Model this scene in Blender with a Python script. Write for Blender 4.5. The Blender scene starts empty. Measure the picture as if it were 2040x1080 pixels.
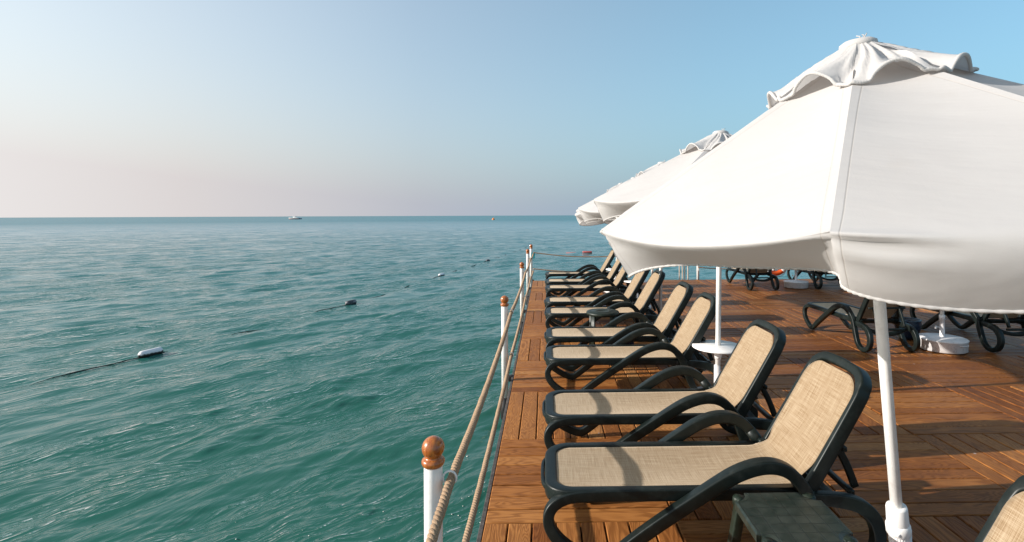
import bpy, bmesh, math, random
import numpy as np
from mathutils import Vector, Matrix
random.seed(7); RNG = np.random.default_rng(11)
PI = math.pi
sc = bpy.context.scene
COL = sc.collection
SUN = Vector((-2.5, -0.30, 1.0)).normalized()      # towards the sun
WATER_Z = -1.05

# ------------------------------------------------------------------ helpers
class MB:
    """collects geometry for ONE mesh object"""
    def __init__(s): s.v = []; s.f = []; s.uv = []; s.mi = []; s.cur = 0
    def add(s, verts, faces, uvs=None):
        o = len(s.v); s.v += [tuple(p) for p in verts]
        for i, f in enumerate(faces):
            s.f.append(tuple(o + k for k in f)); s.mi.append(s.cur)
            s.uv.append(uvs[i] if uvs else [(0, 0)] * len(f))
    def build(s, name, mats, parent=None, smooth=True, loc=None):
        me = bpy.data.meshes.new(name)
        me.from_pydata(s.v, [], s.f)
        ul = me.uv_layers.new(name='UVMap')
        flat = [c for f in s.uv for p in f for c in p]
        ul.data.foreach_set('uv', flat)
        if not isinstance(mats, (list, tuple)): mats = [mats]
        for m in mats: me.materials.append(m)
        me.polygons.foreach_set('material_index', s.mi)
        me.polygons.foreach_set('use_smooth', [smooth] * len(s.f))
        me.update()
        o = bpy.data.objects.new(name, me); COL.objects.link(o)
        if parent: o.parent = parent
        if loc: o.location = loc
        return o
    def box(s, c, h, R=None, bev=0.0):
        x, y, z = h
        if bev <= 0:
            vs = [(a * x, b * y, d * z) for a in (-1, 1) for b in (-1, 1) for d in (-1, 1)]
            fs = [(0, 1, 3, 2), (4, 6, 7, 5), (0, 4, 5, 1), (2, 3, 7, 6), (0, 2, 6, 4), (1, 5, 7, 3)]
        else:
            bm = bmesh.new(); bmesh.ops.create_cube(bm, size=2)
            for v in bm.verts: v.co = Vector((v.co.x * x, v.co.y * y, v.co.z * z))
            bmesh.ops.bevel(bm, geom=bm.edges[:], offset=bev, segments=2, affect='EDGES', profile=.5)
            bm.verts.index_update()
            vs = [v.co[:] for v in bm.verts]; fs = [[v.index for v in f.verts] for f in bm.faces]; bm.free()
        out = []
        for p in vs:
            p = Vector(p)
            if R: p = R @ p
            out.append(p + Vector(c))
        s.add(out, fs)
    def lathe(s, prof, n=24, c=(0, 0, 0), axis=None, flute=0, fl=0):
        rings = []
        for r, z in prof:
            rings.append([(r * (1 + (fl * math.cos(flute * 2 * PI * k / n) if flute else 0)) * math.cos(2 * PI * k / n),
                           r * (1 + (fl * math.cos(flute * 2 * PI * k / n) if flute else 0)) * math.sin(2 * PI * k / n), z) for k in range(n)])
        vs = [p for r in rings for p in r]; fs = []
        for i in range(len(rings) - 1):
            for k in range(n):
                k2 = (k + 1) % n
                fs.append((i * n + k, i * n + k2, (i + 1) * n + k2, (i + 1) * n + k))
        if prof[0][0] > 1e-5: fs.append(tuple(range(n - 1, -1, -1)))
        if prof[-1][0] > 1e-5: fs.append(tuple((len(rings) - 1) * n + k for k in range(n)))
        M = axis if axis else Matrix.Identity(3)
        s.add([M @ Vector(p) + Vector(c) for p in vs], fs)
    def tube(s, path, r, n=8, closed=False, cap=True):
        rf = (lambda i: r[i]) if hasattr(r, '__len__') else (lambda i: r)
        P = [Vector(p) for p in path]; N = len(P)
        ref = Vector((0, 0, 1)); prev = None; vs = []
        for i in range(N):
            a = P[(i - 1) % N] if (closed or i > 0) else P[i]
            b = P[(i + 1) % N] if (closed or i < N - 1) else P[i]
            t = (b - a).normalized()
            if prev is None:
                u = t.cross(ref)
                if u.length < 1e-3: u = t.cross(Vector((1, 0, 0)))
                u.normalize()
            else:
                u = (prev - t * prev.dot(t)).normalized()
            prev = u; w = t.cross(u)
            for k in range(n):
                a_ = 2 * PI * k / n
                vs.append(P[i] + (u * math.cos(a_) + w * math.sin(a_)) * rf(i))
        fs = []
        for i in range(N if closed else N - 1):
            j = (i + 1) % N
            for k in range(n):
                k2 = (k + 1) % n
                fs.append((i * n + k, j * n + k, j * n + k2, i * n + k2))
        if cap and not closed:
            fs.append(tuple(range(n))); fs.append(tuple((N - 1) * n + k for k in range(n - 1, -1, -1)))
        s.add(vs, fs)
    def sweep(s, path, B, hn, hb, n=16, closed=False, e=4.0, cr=.32):
        """rounded-rect bar along path; B(i) = the sideways axis; hn half size in the plane, hb half size sideways"""
        n = 4 * ((n + 3) // 4); P = [Vector(p) for p in path]; N = len(P); vs = []
        g = lambda h, i: h[i] if hasattr(h, '__len__') else h
        for i in range(N):
            a = P[(i - 1) % N] if (closed or i > 0) else P[i]
            b = P[(i + 1) % N] if (closed or i < N - 1) else P[i]
            t = (b - a).normalized()
            bb = Vector(B(i)) if callable(B) else Vector(B)
            bb = (bb - t * bb.dot(t)).normalized(); nn = bb.cross(t)
            H, W_ = g(hn, i), g(hb, i); rc = min(H, W_) * cr
            for q in range(4):
                for a in np.linspace(0, PI / 2, n // 4):
                    a += q * PI / 2
                    cx = (H - rc) * (1 if q in (0, 3) else -1); cy = (W_ - rc) * (1 if q < 2 else -1)
                    vs.append(P[i] + nn * (cx + rc * math.cos(a)) + bb * (cy + rc * math.sin(a)))
        fs = []
        for i in range(N if closed else N - 1):
            j = (i + 1) % N
            for k in range(n):
                k2 = (k + 1) % n
                fs.append((i * n + k, i * n + k2, j * n + k2, j * n + k))
        if not closed:
            fs.append(tuple(range(n - 1, -1, -1))); fs.append(tuple((N - 1) * n + k for k in range(n)))
        s.add(vs, fs)
    def grid(s, G, thick=0.0, UV=None):
        """G: rows x cols of points -> surface, optionally a closed shell"""
        A = np.array([[tuple(p) for p in r] for r in G]); R_, C_ = A.shape[:2]
        idx = lambda i, j: i * C_ + j
        fs = []; uv = []
        U = UV if UV is not None else [[(0, 0)] * C_ for _ in range(R_)]
        for i in range(R_ - 1):
            for j in range(C_ - 1):
                fs.append((idx(i, j), idx(i, j + 1), idx(i + 1, j + 1), idx(i + 1, j)))
                uv.append([U[i][j], U[i][j + 1], U[i + 1][j + 1], U[i + 1][j]])
        vs = A.reshape(-1, 3)
        if thick:
            du = np.gradient(A, axis=0); dv = np.gradient(A, axis=1)
            nn = np.cross(dv, du); nn /= np.linalg.norm(nn, axis=2, keepdims=True) + 1e-9
            B = (A - nn * thick).reshape(-1, 3); K = len(vs)
            vs = np.vstack([vs, B])
            base = list(zip(fs, uv))
            for f, u in base:
                fs.append(tuple(K + k for k in reversed(f))); uv.append(list(reversed(u)))
            ring = [idx(0, j) for j in range(C_)] + [idx(i, C_ - 1) for i in range(1, R_)] + \
                   [idx(R_ - 1, j) for j in range(C_ - 2, -1, -1)] + [idx(i, 0) for i in range(R_ - 2, 0, -1)]
            for a, b in zip(ring, ring[1:] + ring[:1]):
                fs.append((b, a, K + a, K + b)); uv.append([U[b // C_][b % C_], U[a // C_][a % C_], U[a // C_][a % C_], U[b // C_][b % C_]])
        s.add([tuple(p) for p in vs], fs, uv)

def spline(pts, n=6, closed=False):
    """Catmull-Rom through tuples of any length"""
    P = [np.array(p, float) for p in pts]; N = len(P); out = []
    for i in range(N if closed else N - 1):
        g = (lambda k: P[k % N]) if closed else (lambda k: P[min(max(k, 0), N - 1)])
        p0, p1, p2, p3 = g(i - 1), g(i), g(i + 1), g(i + 2)
        for k in range(n):
            t = k / n
            out.append(.5 * ((2 * p1) + (-p0 + p2) * t + (2 * p0 - 5 * p1 + 4 * p2 - p3) * t * t + (-p0 + 3 * p1 - 3 * p2 + p3) * t ** 3))
    if not closed: out.append(P[-1])
    return out

def tag(o, label=None, cat=None, group=None, kind=None):
    if label: o['label'] = label
    if cat: o['category'] = cat
    if group: o['group'] = group
    if kind: o['kind'] = kind
    return o
def empty(name, loc, rz=0):
    o = bpy.data.objects.new(name, None); COL.objects.link(o)
    o.location = loc; o.rotation_euler = (0, 0, rz); o.empty_display_size = .1
    return o
def copy_tree(o, parent=None):
    c = o.copy(); COL.objects.link(c)
    if parent: c.parent = parent
    for ch in list(o.children): copy_tree(ch, c)
    return c

# ------------------------------------------------------------------ materials
class NT:
    def __init__(s, name):
        s.m = bpy.data.materials.new(name); s.m.use_nodes = True
        s.t = s.m.node_tree; s.t.nodes.clear()
        s.out = s.t.nodes.new('ShaderNodeOutputMaterial')
    def n(s, kind, **kw):
        nd = s.t.nodes.new('ShaderNode' + kind)
        for k, v in kw.items():
            if k.startswith('i_'): nd.inputs[k[2:].replace('_', ' ')].default_value = v
            else: setattr(nd, k, v)
        return nd
    def l(s, a, b): s.t.links.new(a, b)
    def math(s, op, a, b=None, c=None, clamp=False):
        nd = s.n('Math', operation=op); nd.use_clamp = clamp
        for i, q in enumerate((a, b, c)):
            if q is None: continue
            if isinstance(q, (int, float)): nd.inputs[i].default_value = q
            else: s.l(q, nd.inputs[i])
        return nd.outputs[0]
    def mapping(s, src, scale=(1, 1, 1), rot=(0, 0, 0), loc=(0, 0, 0)):
        mp = s.n('Mapping'); mp.inputs['Scale'].default_value = scale; mp.inputs['Rotation'].default_value = rot
        mp.inputs['Location'].default_value = loc; s.l(src, mp.inputs[0]); return mp.outputs[0]
    def noise(s, vec, scale, detail=3, rough=.55, dist=0):
        nd = s.n('TexNoise'); nd.inputs['Scale'].default_value = scale; nd.inputs['Detail'].default_value = detail
        nd.inputs['Roughness'].default_value = rough; nd.inputs['Distortion'].default_value = dist
        s.l(vec, nd.inputs['Vector']); return nd.outputs['Fac']
    def ramp(s, fac, stops):
        nd = s.n('ValToRGB'); cr = nd.color_ramp
        while len(cr.elements) < len(stops): cr.elements.new(.5)
        for e, (p, c) in zip(cr.elements, stops):
            e.position = p; e.color = (c, c, c, 1) if isinstance(c, (int, float)) else (*c, 1)
        s.l(fac, nd.inputs[0]); return nd.outputs[0]
    def mix(s, fac, a, b, mode='MIX'):
        nd = s.n('Mix', data_type='RGBA', blend_type=mode)
        for sock, q in ((nd.inputs[0], fac), (nd.inputs[6], a), (nd.inputs[7], b)):
            if isinstance(q, (int, float)): sock.default_value = q
            elif isinstance(q, tuple): sock.default_value = (*q, 1)
            else: s.l(q, sock)
        return nd.outputs[2]
    def bump(s, h, strength=.3, dist=.01, normal=None):
        nd = s.n('Bump'); nd.inputs['Strength'].default_value = strength; nd.inputs['Distance'].default_value = dist
        s.l(h, nd.inputs['Height'])
        if normal: s.l(normal, nd.inputs['Normal'])
        return nd.outputs[0]
    def bsdf(s, col, rough=.5, normal=None, spec=.5, **kw):
        b = s.n('BsdfPrincipled')
        for sock, q in (('Base Color', col), ('Roughness', rough)):
            if isinstance(q, (int, float)): b.inputs[sock].default_value = q
            elif isinstance(q, tuple): b.inputs[sock].default_value = (*q, 1)
            else: s.l(q, b.inputs[sock])
        b.inputs['Specular IOR Level'].default_value = spec
        for k, v in kw.items(): b.inputs[k.replace('_', ' ')].default_value = v
        if normal: s.l(normal, b.inputs['Normal'])
        return b
    def done(s, shader): s.l(shader, s.out.inputs[0]); return s.m
    def sepx(s, v):
        nd = s.n('SeparateXYZ'); s.l(v, nd.inputs[0]); return nd.outputs[0]
    def obj(s): return s.n('TexCoord').outputs['Object']
    def uv(s): return s.n('TexCoord').outputs['UV']

def mat_worn(name, col, rough=.45, var=.25, scale=9, dirt=None, dirt_amt=.0, bump=.12, spec=.5):
    t = NT(name); o = t.obj()
    n1 = t.noise(o, scale, 5, .6); n2 = t.noise(o, scale * 6, 3)
    c = t.mix(t.ramp(n1, [(.3, 0), (.75, 1)]), tuple(x * (1 - var) for x in col), tuple(min(1, x * (1 + var * .6)) for x in col))
    if dirt: c = t.mix(t.math('MULTIPLY', t.ramp(t.noise(o, scale * 2.3, 6, .7), [(.52, 0), (.7, 1)]), dirt_amt), c, dirt)
    r = t.math('ADD', t.math('MULTIPLY', n1, .18), rough - .09)
    return t.done(t.bsdf(c, r, t.bump(n2, bump, .002), spec).outputs[0])

M = {}
M['green'] = mat_worn('green_plastic', (.0060, .0105, .0092), .42, .35, 7, (.045, .05, .046), .28, .10, .32)
M['green_table'] = mat_worn('green_table_plastic', (.009, .017, .011), .45, .4, 11, (.06, .065, .055), .4, .2, .35)
M['white'] = mat_worn('white_paint', (.78, .76, .73), .45, .08, 12, (.42, .36, .29), .28, .12)
M['plastic_white'] = mat_worn('white_plastic', (.80, .78, .76), .38, .06, 8, (.5, .45, .40), .3, .06)
M['drum'] = mat_worn('drum_plastic', (.70, .67, .66), .5, .1, 14, (.25, .23, .22), .55, .12)
M['black'] = mat_worn('black_rubber', (.012, .012, .012), .6, .3, 20)
M['steel'] = mat_worn('galvanised_tube', (.55, .46, .38), .4, .2, 20, (.25, .14, .08), .5)
M['orange'] = mat_worn('orange_shell', (.75, .10, .015), .45, .12, 9, (.4, .1, .04), .3)
M['teal'] = mat_worn('teal_board', (.02, .30, .34), .5, .1, 12)
M['bluepot'] = mat_worn('blue_glaze', (.007, .021, .045), .25, .3, 12)
M['palepot'] = mat_worn('pale_glaze', (.35, .45, .60), .3, .1, 12)
M['float_red'] = mat_worn('red_float', (.45, .09, .08), .5, .2, 14)
M['float_orange'] = mat_worn('orange_float', (.75, .22, .03), .5, .15, 6)
M['boatwhite'] = mat_worn('boat_white', (.80, .78, .75), .4, .05, .6)
M['boatred'] = mat_worn('boat_red', (.22, .035, .025), .5, .1, .6)
M['boatblue'] = mat_worn('boat_blue', (.03, .05, .12), .5, .1, .6)
M['seaweed'] = mat_worn('algae_line', (.016, .013, .010), .8, .5, 30)
M['under'] = mat_worn('dark_substructure', (.018, .013, .010), .9, .5, 12)
M['fascia'] = mat_worn('weathered_fascia', (.075, .062, .055), .8, .6, 22, (.22, .19, .17), .6, .5)
M['foam'] = mat_worn('foam', (.75, .74, .68), .7, .1, 30)

def mat_buoy():
    t = NT('buoy_shell'); o = t.obj()
    z = t.n('SeparateXYZ'); t.l(o, z.inputs[0])
    h = t.math('ADD', z.outputs[2], t.math('MULTIPLY', t.math('SUBTRACT', t.noise(o, 18, 4), .5), .10))
    c = t.mix(t.ramp(t.math('MULTIPLY_ADD', h, 6, .42), [(.42, 0), (.52, 1)]), (.018, .015, .011), (.70, .66, .66))
    return t.done(t.bsdf(c, .6, t.bump(t.noise(o, 40), .3, .01)).outputs[0])
M['buoy'] = mat_buoy()
def mat_buoy_dark():  # dark grey of a float in shade, put into the shell colour
    t = NT('shaded_buoy_shell'); o = t.obj()
    c = t.mix(t.ramp(t.noise(o, 12, 5), [(.5, 0), (.66, 1)]), (.022, .022, .026), (.24, .22, .23))
    return t.done(t.bsdf(c, .6, t.bump(t.noise(o, 40), .3, .01)).outputs[0])
M['buoy_dark'] = mat_buoy_dark()

def mat_deck():
    t = NT('deck_boards'); uv = t.uv()
    tone = t.n('Attribute', attribute_name='tone').outputs['Fac']
    rnd = t.n('Attribute', attribute_name='rnd').outputs['Fac']
    # flat-sawn figure: contour lines of a stretched noise field
    fld = t.noise(t.mapping(uv, (1.5, 9.0, 1)), 1.0, 2.2, .45, .4)
    k = t.math('MULTIPLY_ADD', fld, t.math('MULTIPLY_ADD', rnd, 150, 45), 0)
    rings = t.math('MULTIPLY_ADD', t.math('SINE', k), .5, .5)
    rings = t.ramp(rings, [(.05, 0), (.55, .75), (1, 1)])
    fine = t.noise(t.mapping(uv, (5, 260, 1)), 1, 3, .6)
    broad = t.noise(t.mapping(uv, (2.0, 14, 1)), 1, 4, .6)
    c = t.ramp(tone, [(0, (.27, .094, .024)), (.35, (.41, .160, .044)), (.7, (.50, .212, .062)), (1, (.58, .28, .098))])
    dark = t.mix(1.0, c, (.40, .33, .28), 'MULTIPLY')
    c = t.mix(t.math('MULTIPLY', t.math('SUBTRACT', 1, rings), .66), c, dark)
    c = t.mix(t.ramp(fine, [(.35, .5), (.6, 0)]), c, dark)
    c = t.mix(t.ramp(broad, [(.3, .38), (.55, 0)]), c, dark)
    o = t.obj()
    c = t.mix(t.math('MULTIPLY', t.ramp(t.noise(o, 1.3, 6, .62), [(.55, 0), (.72, 1)]), .35), c, (.10, .045, .024))
    big = t.ramp(t.math('ADD', t.noise(o, .33, 5, .6), t.math('MULTIPLY_ADD', t.math('MINIMUM', t.sepx(o), 3.0), .09, -.14)), [(.42, 0), (.60, 1)])             # broad blotchy darkening, stronger towards +X
    c = t.mix(t.math('MULTIPLY', big, .68), c, t.mix(1.0, c, (.42, .36, .33), 'MULTIPLY'))
    # knots and specks
    vor = t.n('TexVoronoi'); vor.inputs['Scale'].default_value = 2.3; t.l(t.mapping(uv, (1, 2.2, 1)), vor.inputs['Vector'])
    c = t.mix(t.ramp(vor.outputs['Distance'], [(.018, .85), (.032, 0)]), c, (.045, .018, .010))
    spk = t.n('TexVoronoi'); spk.inputs['Scale'].default_value = 2.6; t.l(o, spk.inputs['Vector'])
    c = t.mix(t.ramp(spk.outputs['Distance'], [(.018, .6), (.03, 0)]), c, (.55, .50, .48))
    r = t.math('MULTIPLY_ADD', broad, .25, .36)
    h = t.math('ADD', t.math('MULTIPLY', rings, .4), t.math('MULTIPLY', fine, .9))
    return t.done(t.bsdf(c, r, t.bump(h, .40, .0025), .12).outputs[0])
M['deck'] = mat_deck()

def mat_sling():
    t = NT('woven_sling'); uv = t.uv()
    w = t.noise(t.mapping(uv, (6, 390, 1)), 1, 3, .6); f = t.noise(t.mapping(uv, (390, 6, 1)), 1, 3, .6)
    w2 = t.noise(t.mapping(uv, (4, 70, 1)), 1, 2, .5); f2 = t.noise(t.mapping(uv, (70, 4, 1)), 1, 2, .5)
    s = t.math('MULTIPLY_ADD', t.math('ADD', t.math('ADD', w, f), t.math('MULTIPLY', t.math('ADD', w2, f2), .22)), 1 / 2.44, 0)
    c = t.ramp(s, [(.39, (.185, .112, .054)), (.48, (.305, .212, .124)), (.58, (.43, .335, .228))])
    n = t.noise(t.mapping(uv, (900, 900, 1)), 1, 1)
    nrm = t.bump(t.math('ADD', n, s), .25, .002)
    b = t.bsdf(c, .7, nrm, .2); b.inputs['Sheen Weight'].default_value = .50; b.inputs['Sheen Roughness'].default_value = .45; b.inputs['Sheen Tint'].default_value = (1, .82, .62, 1)
    tr = t.n('BsdfTranslucent'); t.l(c, tr.inputs[0])
    mx = t.n('MixShader'); mx.inputs[0].default_value = .14
    t.l(b.outputs[0], mx.inputs[1]); t.l(tr.outputs[0], mx.inputs[2])
    return t.done(mx.outputs[0])
M['sling'] = mat_sling()

def mat_canvas():
    t = NT('white_canvas'); o = t.obj()
    n = t.noise(o, 1.7, 5, .6)
    c = t.mix(t.ramp(n, [(.35, 0), (.7, 1)]), (.600, .572, .552), (.640, .615, .596))
    stain = t.ramp(t.noise(t.mapping(o, (1, 1, .35)), 6, 6, .65), [(.60, 0), (.80, .30)])
    c = t.mix(stain, c, (.55, .50, .45))
    sp = t.n('SeparateXYZ'); t.l(t.uv(), sp.inputs[0])
    st = t.math('ABSOLUTE', t.math('SUBTRACT', sp.outputs[0], .021))
    seam = t.ramp(t.math('MULTIPLY', st, 100), [(.10, 1), (.28, 0)])           # the stitched line beside each rib
    lap = t.ramp(t.math('MULTIPLY', sp.outputs[0], 40), [(.78, 1), (.86, 0)])   # doubled cloth along the rib
    c = t.mix(t.math('MULTIPLY', seam, .35), c, (.50, .44, .38))  # thin thread shadow along the stitching, painted into the cloth colour
    weave = t.noise(t.mapping(o, (1, 1, 3)), 190, 2)
    cr1 = t.noise(t.mapping(t.mapping(o, rot=(0, 0, .6)), (1.2, 5, 2)), 1.6, 3, .5)
    cr2 = t.noise(t.mapping(t.mapping(o, rot=(0, .5, 2.1)), (1.5, 9, 3)), 1.5, 2, .5)
    cr2 = t.ramp(t.math('ABSOLUTE', t.math('SUBTRACT', cr2, .5)), [(0, 1), (.03, 0)])
    h = t.math('ADD', t.math('MULTIPLY', cr1, .9), t.math('MULTIPLY', cr2, .007))
    h = t.math('ADD', h, t.math('ADD', t.math('MULTIPLY', lap, .06), t.math('MULTIPLY', seam, -.05)))
    nrm = t.bump(weave, .20, .0014, t.bump(h, .34, .022))
    b = t.bsdf(c, .9, nrm, .1)
    tr = t.n('BsdfTranslucent'); t.l(c, tr.inputs[0]); t.l(nrm, tr.inputs[1])
    mx = t.n('MixShader'); mx.inputs[0].default_value = .30
    t.l(b.outputs[0], mx.inputs[1]); t.l(tr.outputs[0], mx.inputs[2])
    return t.done(mx.outputs[0])
M['canvas'] = mat_canvas()

def mat_varnish():
    t = NT('varnished_wood'); o = t.obj()
    g = t.noise(t.mapping(o, (60, 60, 9)), 1, 4, .6, .6)
    c = t.mix(t.ramp(g, [(.35, 0), (.65, 1)]), (.235, .052, .007), (.49, .150, .019))
    b = t.bsdf(c, .28, t.bump(g, .08, .001), .5); b.inputs['Coat Weight'].default_value = .7; b.inputs['Coat Roughness'].default_value = .08
    return t.done(b.outputs[0])
M['varnish'] = mat_varnish()

def mat_rope():
    t = NT('hemp_rope'); o = t.obj()
    n = t.noise(o, 260, 3, .6); n2 = t.noise(o, 14, 4)
    c = t.mix(t.ramp(n, [(.3, 0), (.7, 1)]), (.22, .135, .075), (.50, .355, .235))
    c = t.mix(t.math('MULTIPLY', n2, .35), c, (.17, .105, .07))
    return t.done(t.bsdf(c, .9, t.bump(n, .8, .003), .15).outputs[0])
M['rope'] = mat_rope()

def mat_water():
    t = NT('sea_water'); o = t.obj()
    rt = lambda a: t.mapping(o, rot=(0, 0, a))
    def ridge(q, pw): return t.math('POWER', t.math('SUBTRACT', 1, t.math('ABSOLUTE', t.math('MULTIPLY_ADD', q, 2.6, -1.3)), clamp=True), pw)
    wig = t.n('VectorMath', operation='ADD'); t.l(rt(.80), wig.inputs[0])
    wv = t.n('VectorMath', operation='SCALE'); wn_ = t.n('TexNoise'); wn_.inputs['Scale'].default_value = .9; wn_.inputs['Detail'].default_value = 2
    t.l(o, wn_.inputs['Vector']); t.l(wn_.outputs['Color'], wv.inputs[0]); wv.inputs['Scale'].default_value = .8; t.l(wv.outputs[0], wig.inputs[1])
    W = wig.outputs[0]
    n1 = ridge(t.noise(t.mapping(W, (4.2, .85, 1)), 1.0, 2.5, .55), 3.0)
    n2 = t.noise(t.mapping(rt(.50), (1.7, .6, 1)), 1.0, 4, .55, .3)
    n3 = ridge(t.noise(t.mapping(W, (9.5, 1.6, 1), loc=(3, 7, 0)), 1.0, 2, .5), 2.5)
    n4 = ridge(t.noise(t.mapping(rt(.35), (6, 1.3, 1)), 1.0, 2, .5, .4), 3.0)
    patch = t.ramp(t.noise(t.mapping(rt(.75), (.55, .15, 1)), 1.0, 4, .6), [(.40, .10), (.58, 1)])
    h = t.math('ADD', t.math('MULTIPLY', n1, .022), t.math('ADD', t.math('MULTIPLY', n4, .010), t.math('MULTIPLY', n3, .009)))
    h = t.math('ADD', t.math('MULTIPLY', h, patch), t.math('MULTIPLY', n2, .06))
    nrm = t.bump(h, .90, 1.0)
    mur = t.noise(o, .05, 4)
    c = t.mix(t.ramp(mur, [(.35, 0), (.65, 1)]), (.019, .099, .072), (.024, .112, .088))
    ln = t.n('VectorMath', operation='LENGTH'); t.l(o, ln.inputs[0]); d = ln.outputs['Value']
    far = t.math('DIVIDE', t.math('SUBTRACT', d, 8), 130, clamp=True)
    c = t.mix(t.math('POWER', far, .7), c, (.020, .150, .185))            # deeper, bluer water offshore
    # light scattered back out of the water body (does not depend on the ripples) under a mirror surface that does
    up = t.n('CombineXYZ'); up.inputs[2].default_value = 1
    df = t.n('BsdfDiffuse'); t.l(c, df.inputs[0]); t.l(up.outputs[0], df.inputs['Normal'])
    gl = t.n('BsdfGlossy'); gl.inputs[0].default_value = (1, 1, 1, 1); t.l(nrm, gl.inputs['Normal'])
    t.l(t.math('MULTIPLY_ADD', t.math('POWER', far, .5), .15, .03), gl.inputs['Roughness'])
    fr = t.n('Fresnel'); fr.inputs['IOR'].default_value = 1.333; t.l(nrm, fr.inputs['Normal'])
    cap = t.math('MULTIPLY_ADD', t.math('POWER', t.math('DIVIDE', t.math('SUBTRACT', d, 45), 260, clamp=True), .6), -.68, 1.0)   # a ruffled far sea never mirrors fully
    mx = t.n('MixShader'); t.l(t.math('MINIMUM', fr.outputs[0], cap), mx.inputs[0]); t.l(df.outputs[0], mx.inputs[1]); t.l(gl.outputs[0], mx.inputs[2])
    return t.done(mx.outputs[0])
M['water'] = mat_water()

# ------------------------------------------------------------------ sea
NW = 170
lam = np.concatenate([RNG.uniform(2.2, 7, 14), np.exp(RNG.uniform(np.log(.55), np.log(2.2), 40)), np.exp(RNG.uniform(np.log(.095), np.log(.5), NW - 54))])
ang = np.where(lam > 2.2, RNG.normal(-.75, .30, NW), np.where(lam > .55, RNG.normal(-.80, .38, NW), RNG.normal(-.74, .33, NW)))     # direction the wave runs (+X, -Y side)
kx = 2 * PI / lam * np.cos(ang); ky = 2 * PI / lam * np.sin(ang); ph = RNG.uniform(0, 2 * PI, NW)
slope = np.where(lam > 2.2, .0085, np.where(lam > .55, 0.0285, .0215))
amp = slope * lam / (2 * PI)
def wave_h(x, y, sp=None):
    x = np.asarray(x, float); y = np.asarray(y, float); h = np.zeros_like(x)
    cr, tr = .68 * x + .73 * y, .73 * x - .68 * y          # along the crests, along the travel
    mod = []
    for q in range(3):                                      # patches of ruffled and of smooth water
        m_ = np.sin(.62 * tr + 1.9 * np.sin(.23 * cr + q) + 2.1 * q) + np.sin(1.35 * tr - .31 * cr + 1.3 * np.sin(.4 * cr - q) + 4 * q) + .8 * np.sin(.33 * cr + .2 * tr + q)
        mod.append(np.clip(.55 + .36 * m_, .10, 1.5))
    for i in range(NW):
        a = amp[i] * (mod[i % 3] if lam[i] < .55 else 1.0)
        if sp is not None: a = a * np.clip((lam[i] / (sp * 4.0) - .5) / 1.0, 0, 1)
        p = kx[i] * x + ky[i] * y + ph[i]
        s = np.sin(p + .35 * np.sin(p)) if lam[i] > .55 else (np.exp(1.1 * np.sin(p)) - 1.326) * .72
        h += a * s
    return h
def build_sea():
    az = np.concatenate([np.linspace(-180, -62, 24, endpoint=False), np.linspace(-62, 42, 1050), np.linspace(42, 180, 28)[1:]])
    az = np.radians(az)
    rr = np.concatenate([np.geomspace(1.2, 160, 1300), np.geomspace(160, 14000, 70)[1:]])
    A, Rr = np.meshgrid(az, rr)
    X = Rr * np.sin(A); Y = Rr * np.cos(A)
    Z = wave_h(X, Y, Rr * .0038)
    Z *= np.clip((220 - Rr) / 120, 0, 1)
    nr, na = X.shape
    vs = np.stack([X, Y, Z], -1).reshape(-1, 3)
    vs = np.vstack([vs, [[0, 0, 0]]])
    i = np.arange(nr - 1)[:, None] * na; j = np.arange(na - 1)[None, :]
    q = np.stack([i + j, i + j + na, i + j + na + 1, i + j + 1], -1).reshape(-1, 4)[:, ::-1]
    nq = len(q); tri = np.stack([np.full(na - 1, len(vs) - 1), np.arange(na - 1), np.arange(1, na)], -1)[:, ::-1]
    me = bpy.data.meshes.new('sea')
    me.vertices.add(len(vs)); me.vertices.foreach_set('co', vs.ravel())
    me.loops.add(nq * 4 + len(tri) * 3); me.loops.foreach_set('vertex_index', np.concatenate([q.ravel(), tri.ravel()]))
    me.polygons.add(nq + len(tri))
    me.polygons.foreach_set('loop_start', np.concatenate([np.arange(nq) * 4, nq * 4 + np.arange(len(tri)) * 3]))
    me.polygons.foreach_set('loop_total', np.concatenate([np.full(nq, 4), np.full(len(tri), 3)]))
    me.update(calc_edges=True); me.validate(); me.shade_smooth(); me.materials.append(M['water'])
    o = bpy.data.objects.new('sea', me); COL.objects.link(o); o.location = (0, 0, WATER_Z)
    tag(o, kind='structure')
build_sea()

fl = MB()
for i in range(70):
    x = random.uniform(-3.0, -.55); y = random.uniform(2.6, 6.6)
    if random.random() < .5: x = random.uniform(-1.1, -.5); y = random.uniform(3.0, 5.5)
    z = float(wave_h(x, y)) + WATER_Z; r = random.choice((.004, .005, .006, .008, .013))
    k = random.randint(5, 7); pts = [(x + r * random.uniform(.6, 1.3) * math.cos(2 * PI * a / k), y + r * random.uniform(.6, 1.3) * math.sin(2 * PI * a / k), z + .004) for a in range(k)]
    fl.add(pts + [(x, y, z + .004 + r * .6), ], [(a, (a + 1) % k, k) for a in range(k)] + [tuple(range(k - 1, -1, -1))])
tag(fl.build('foam_flecks', M['foam']), 'small pale foam flecks floating on the green water beside the deck', 'foam', kind='stuff')

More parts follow.
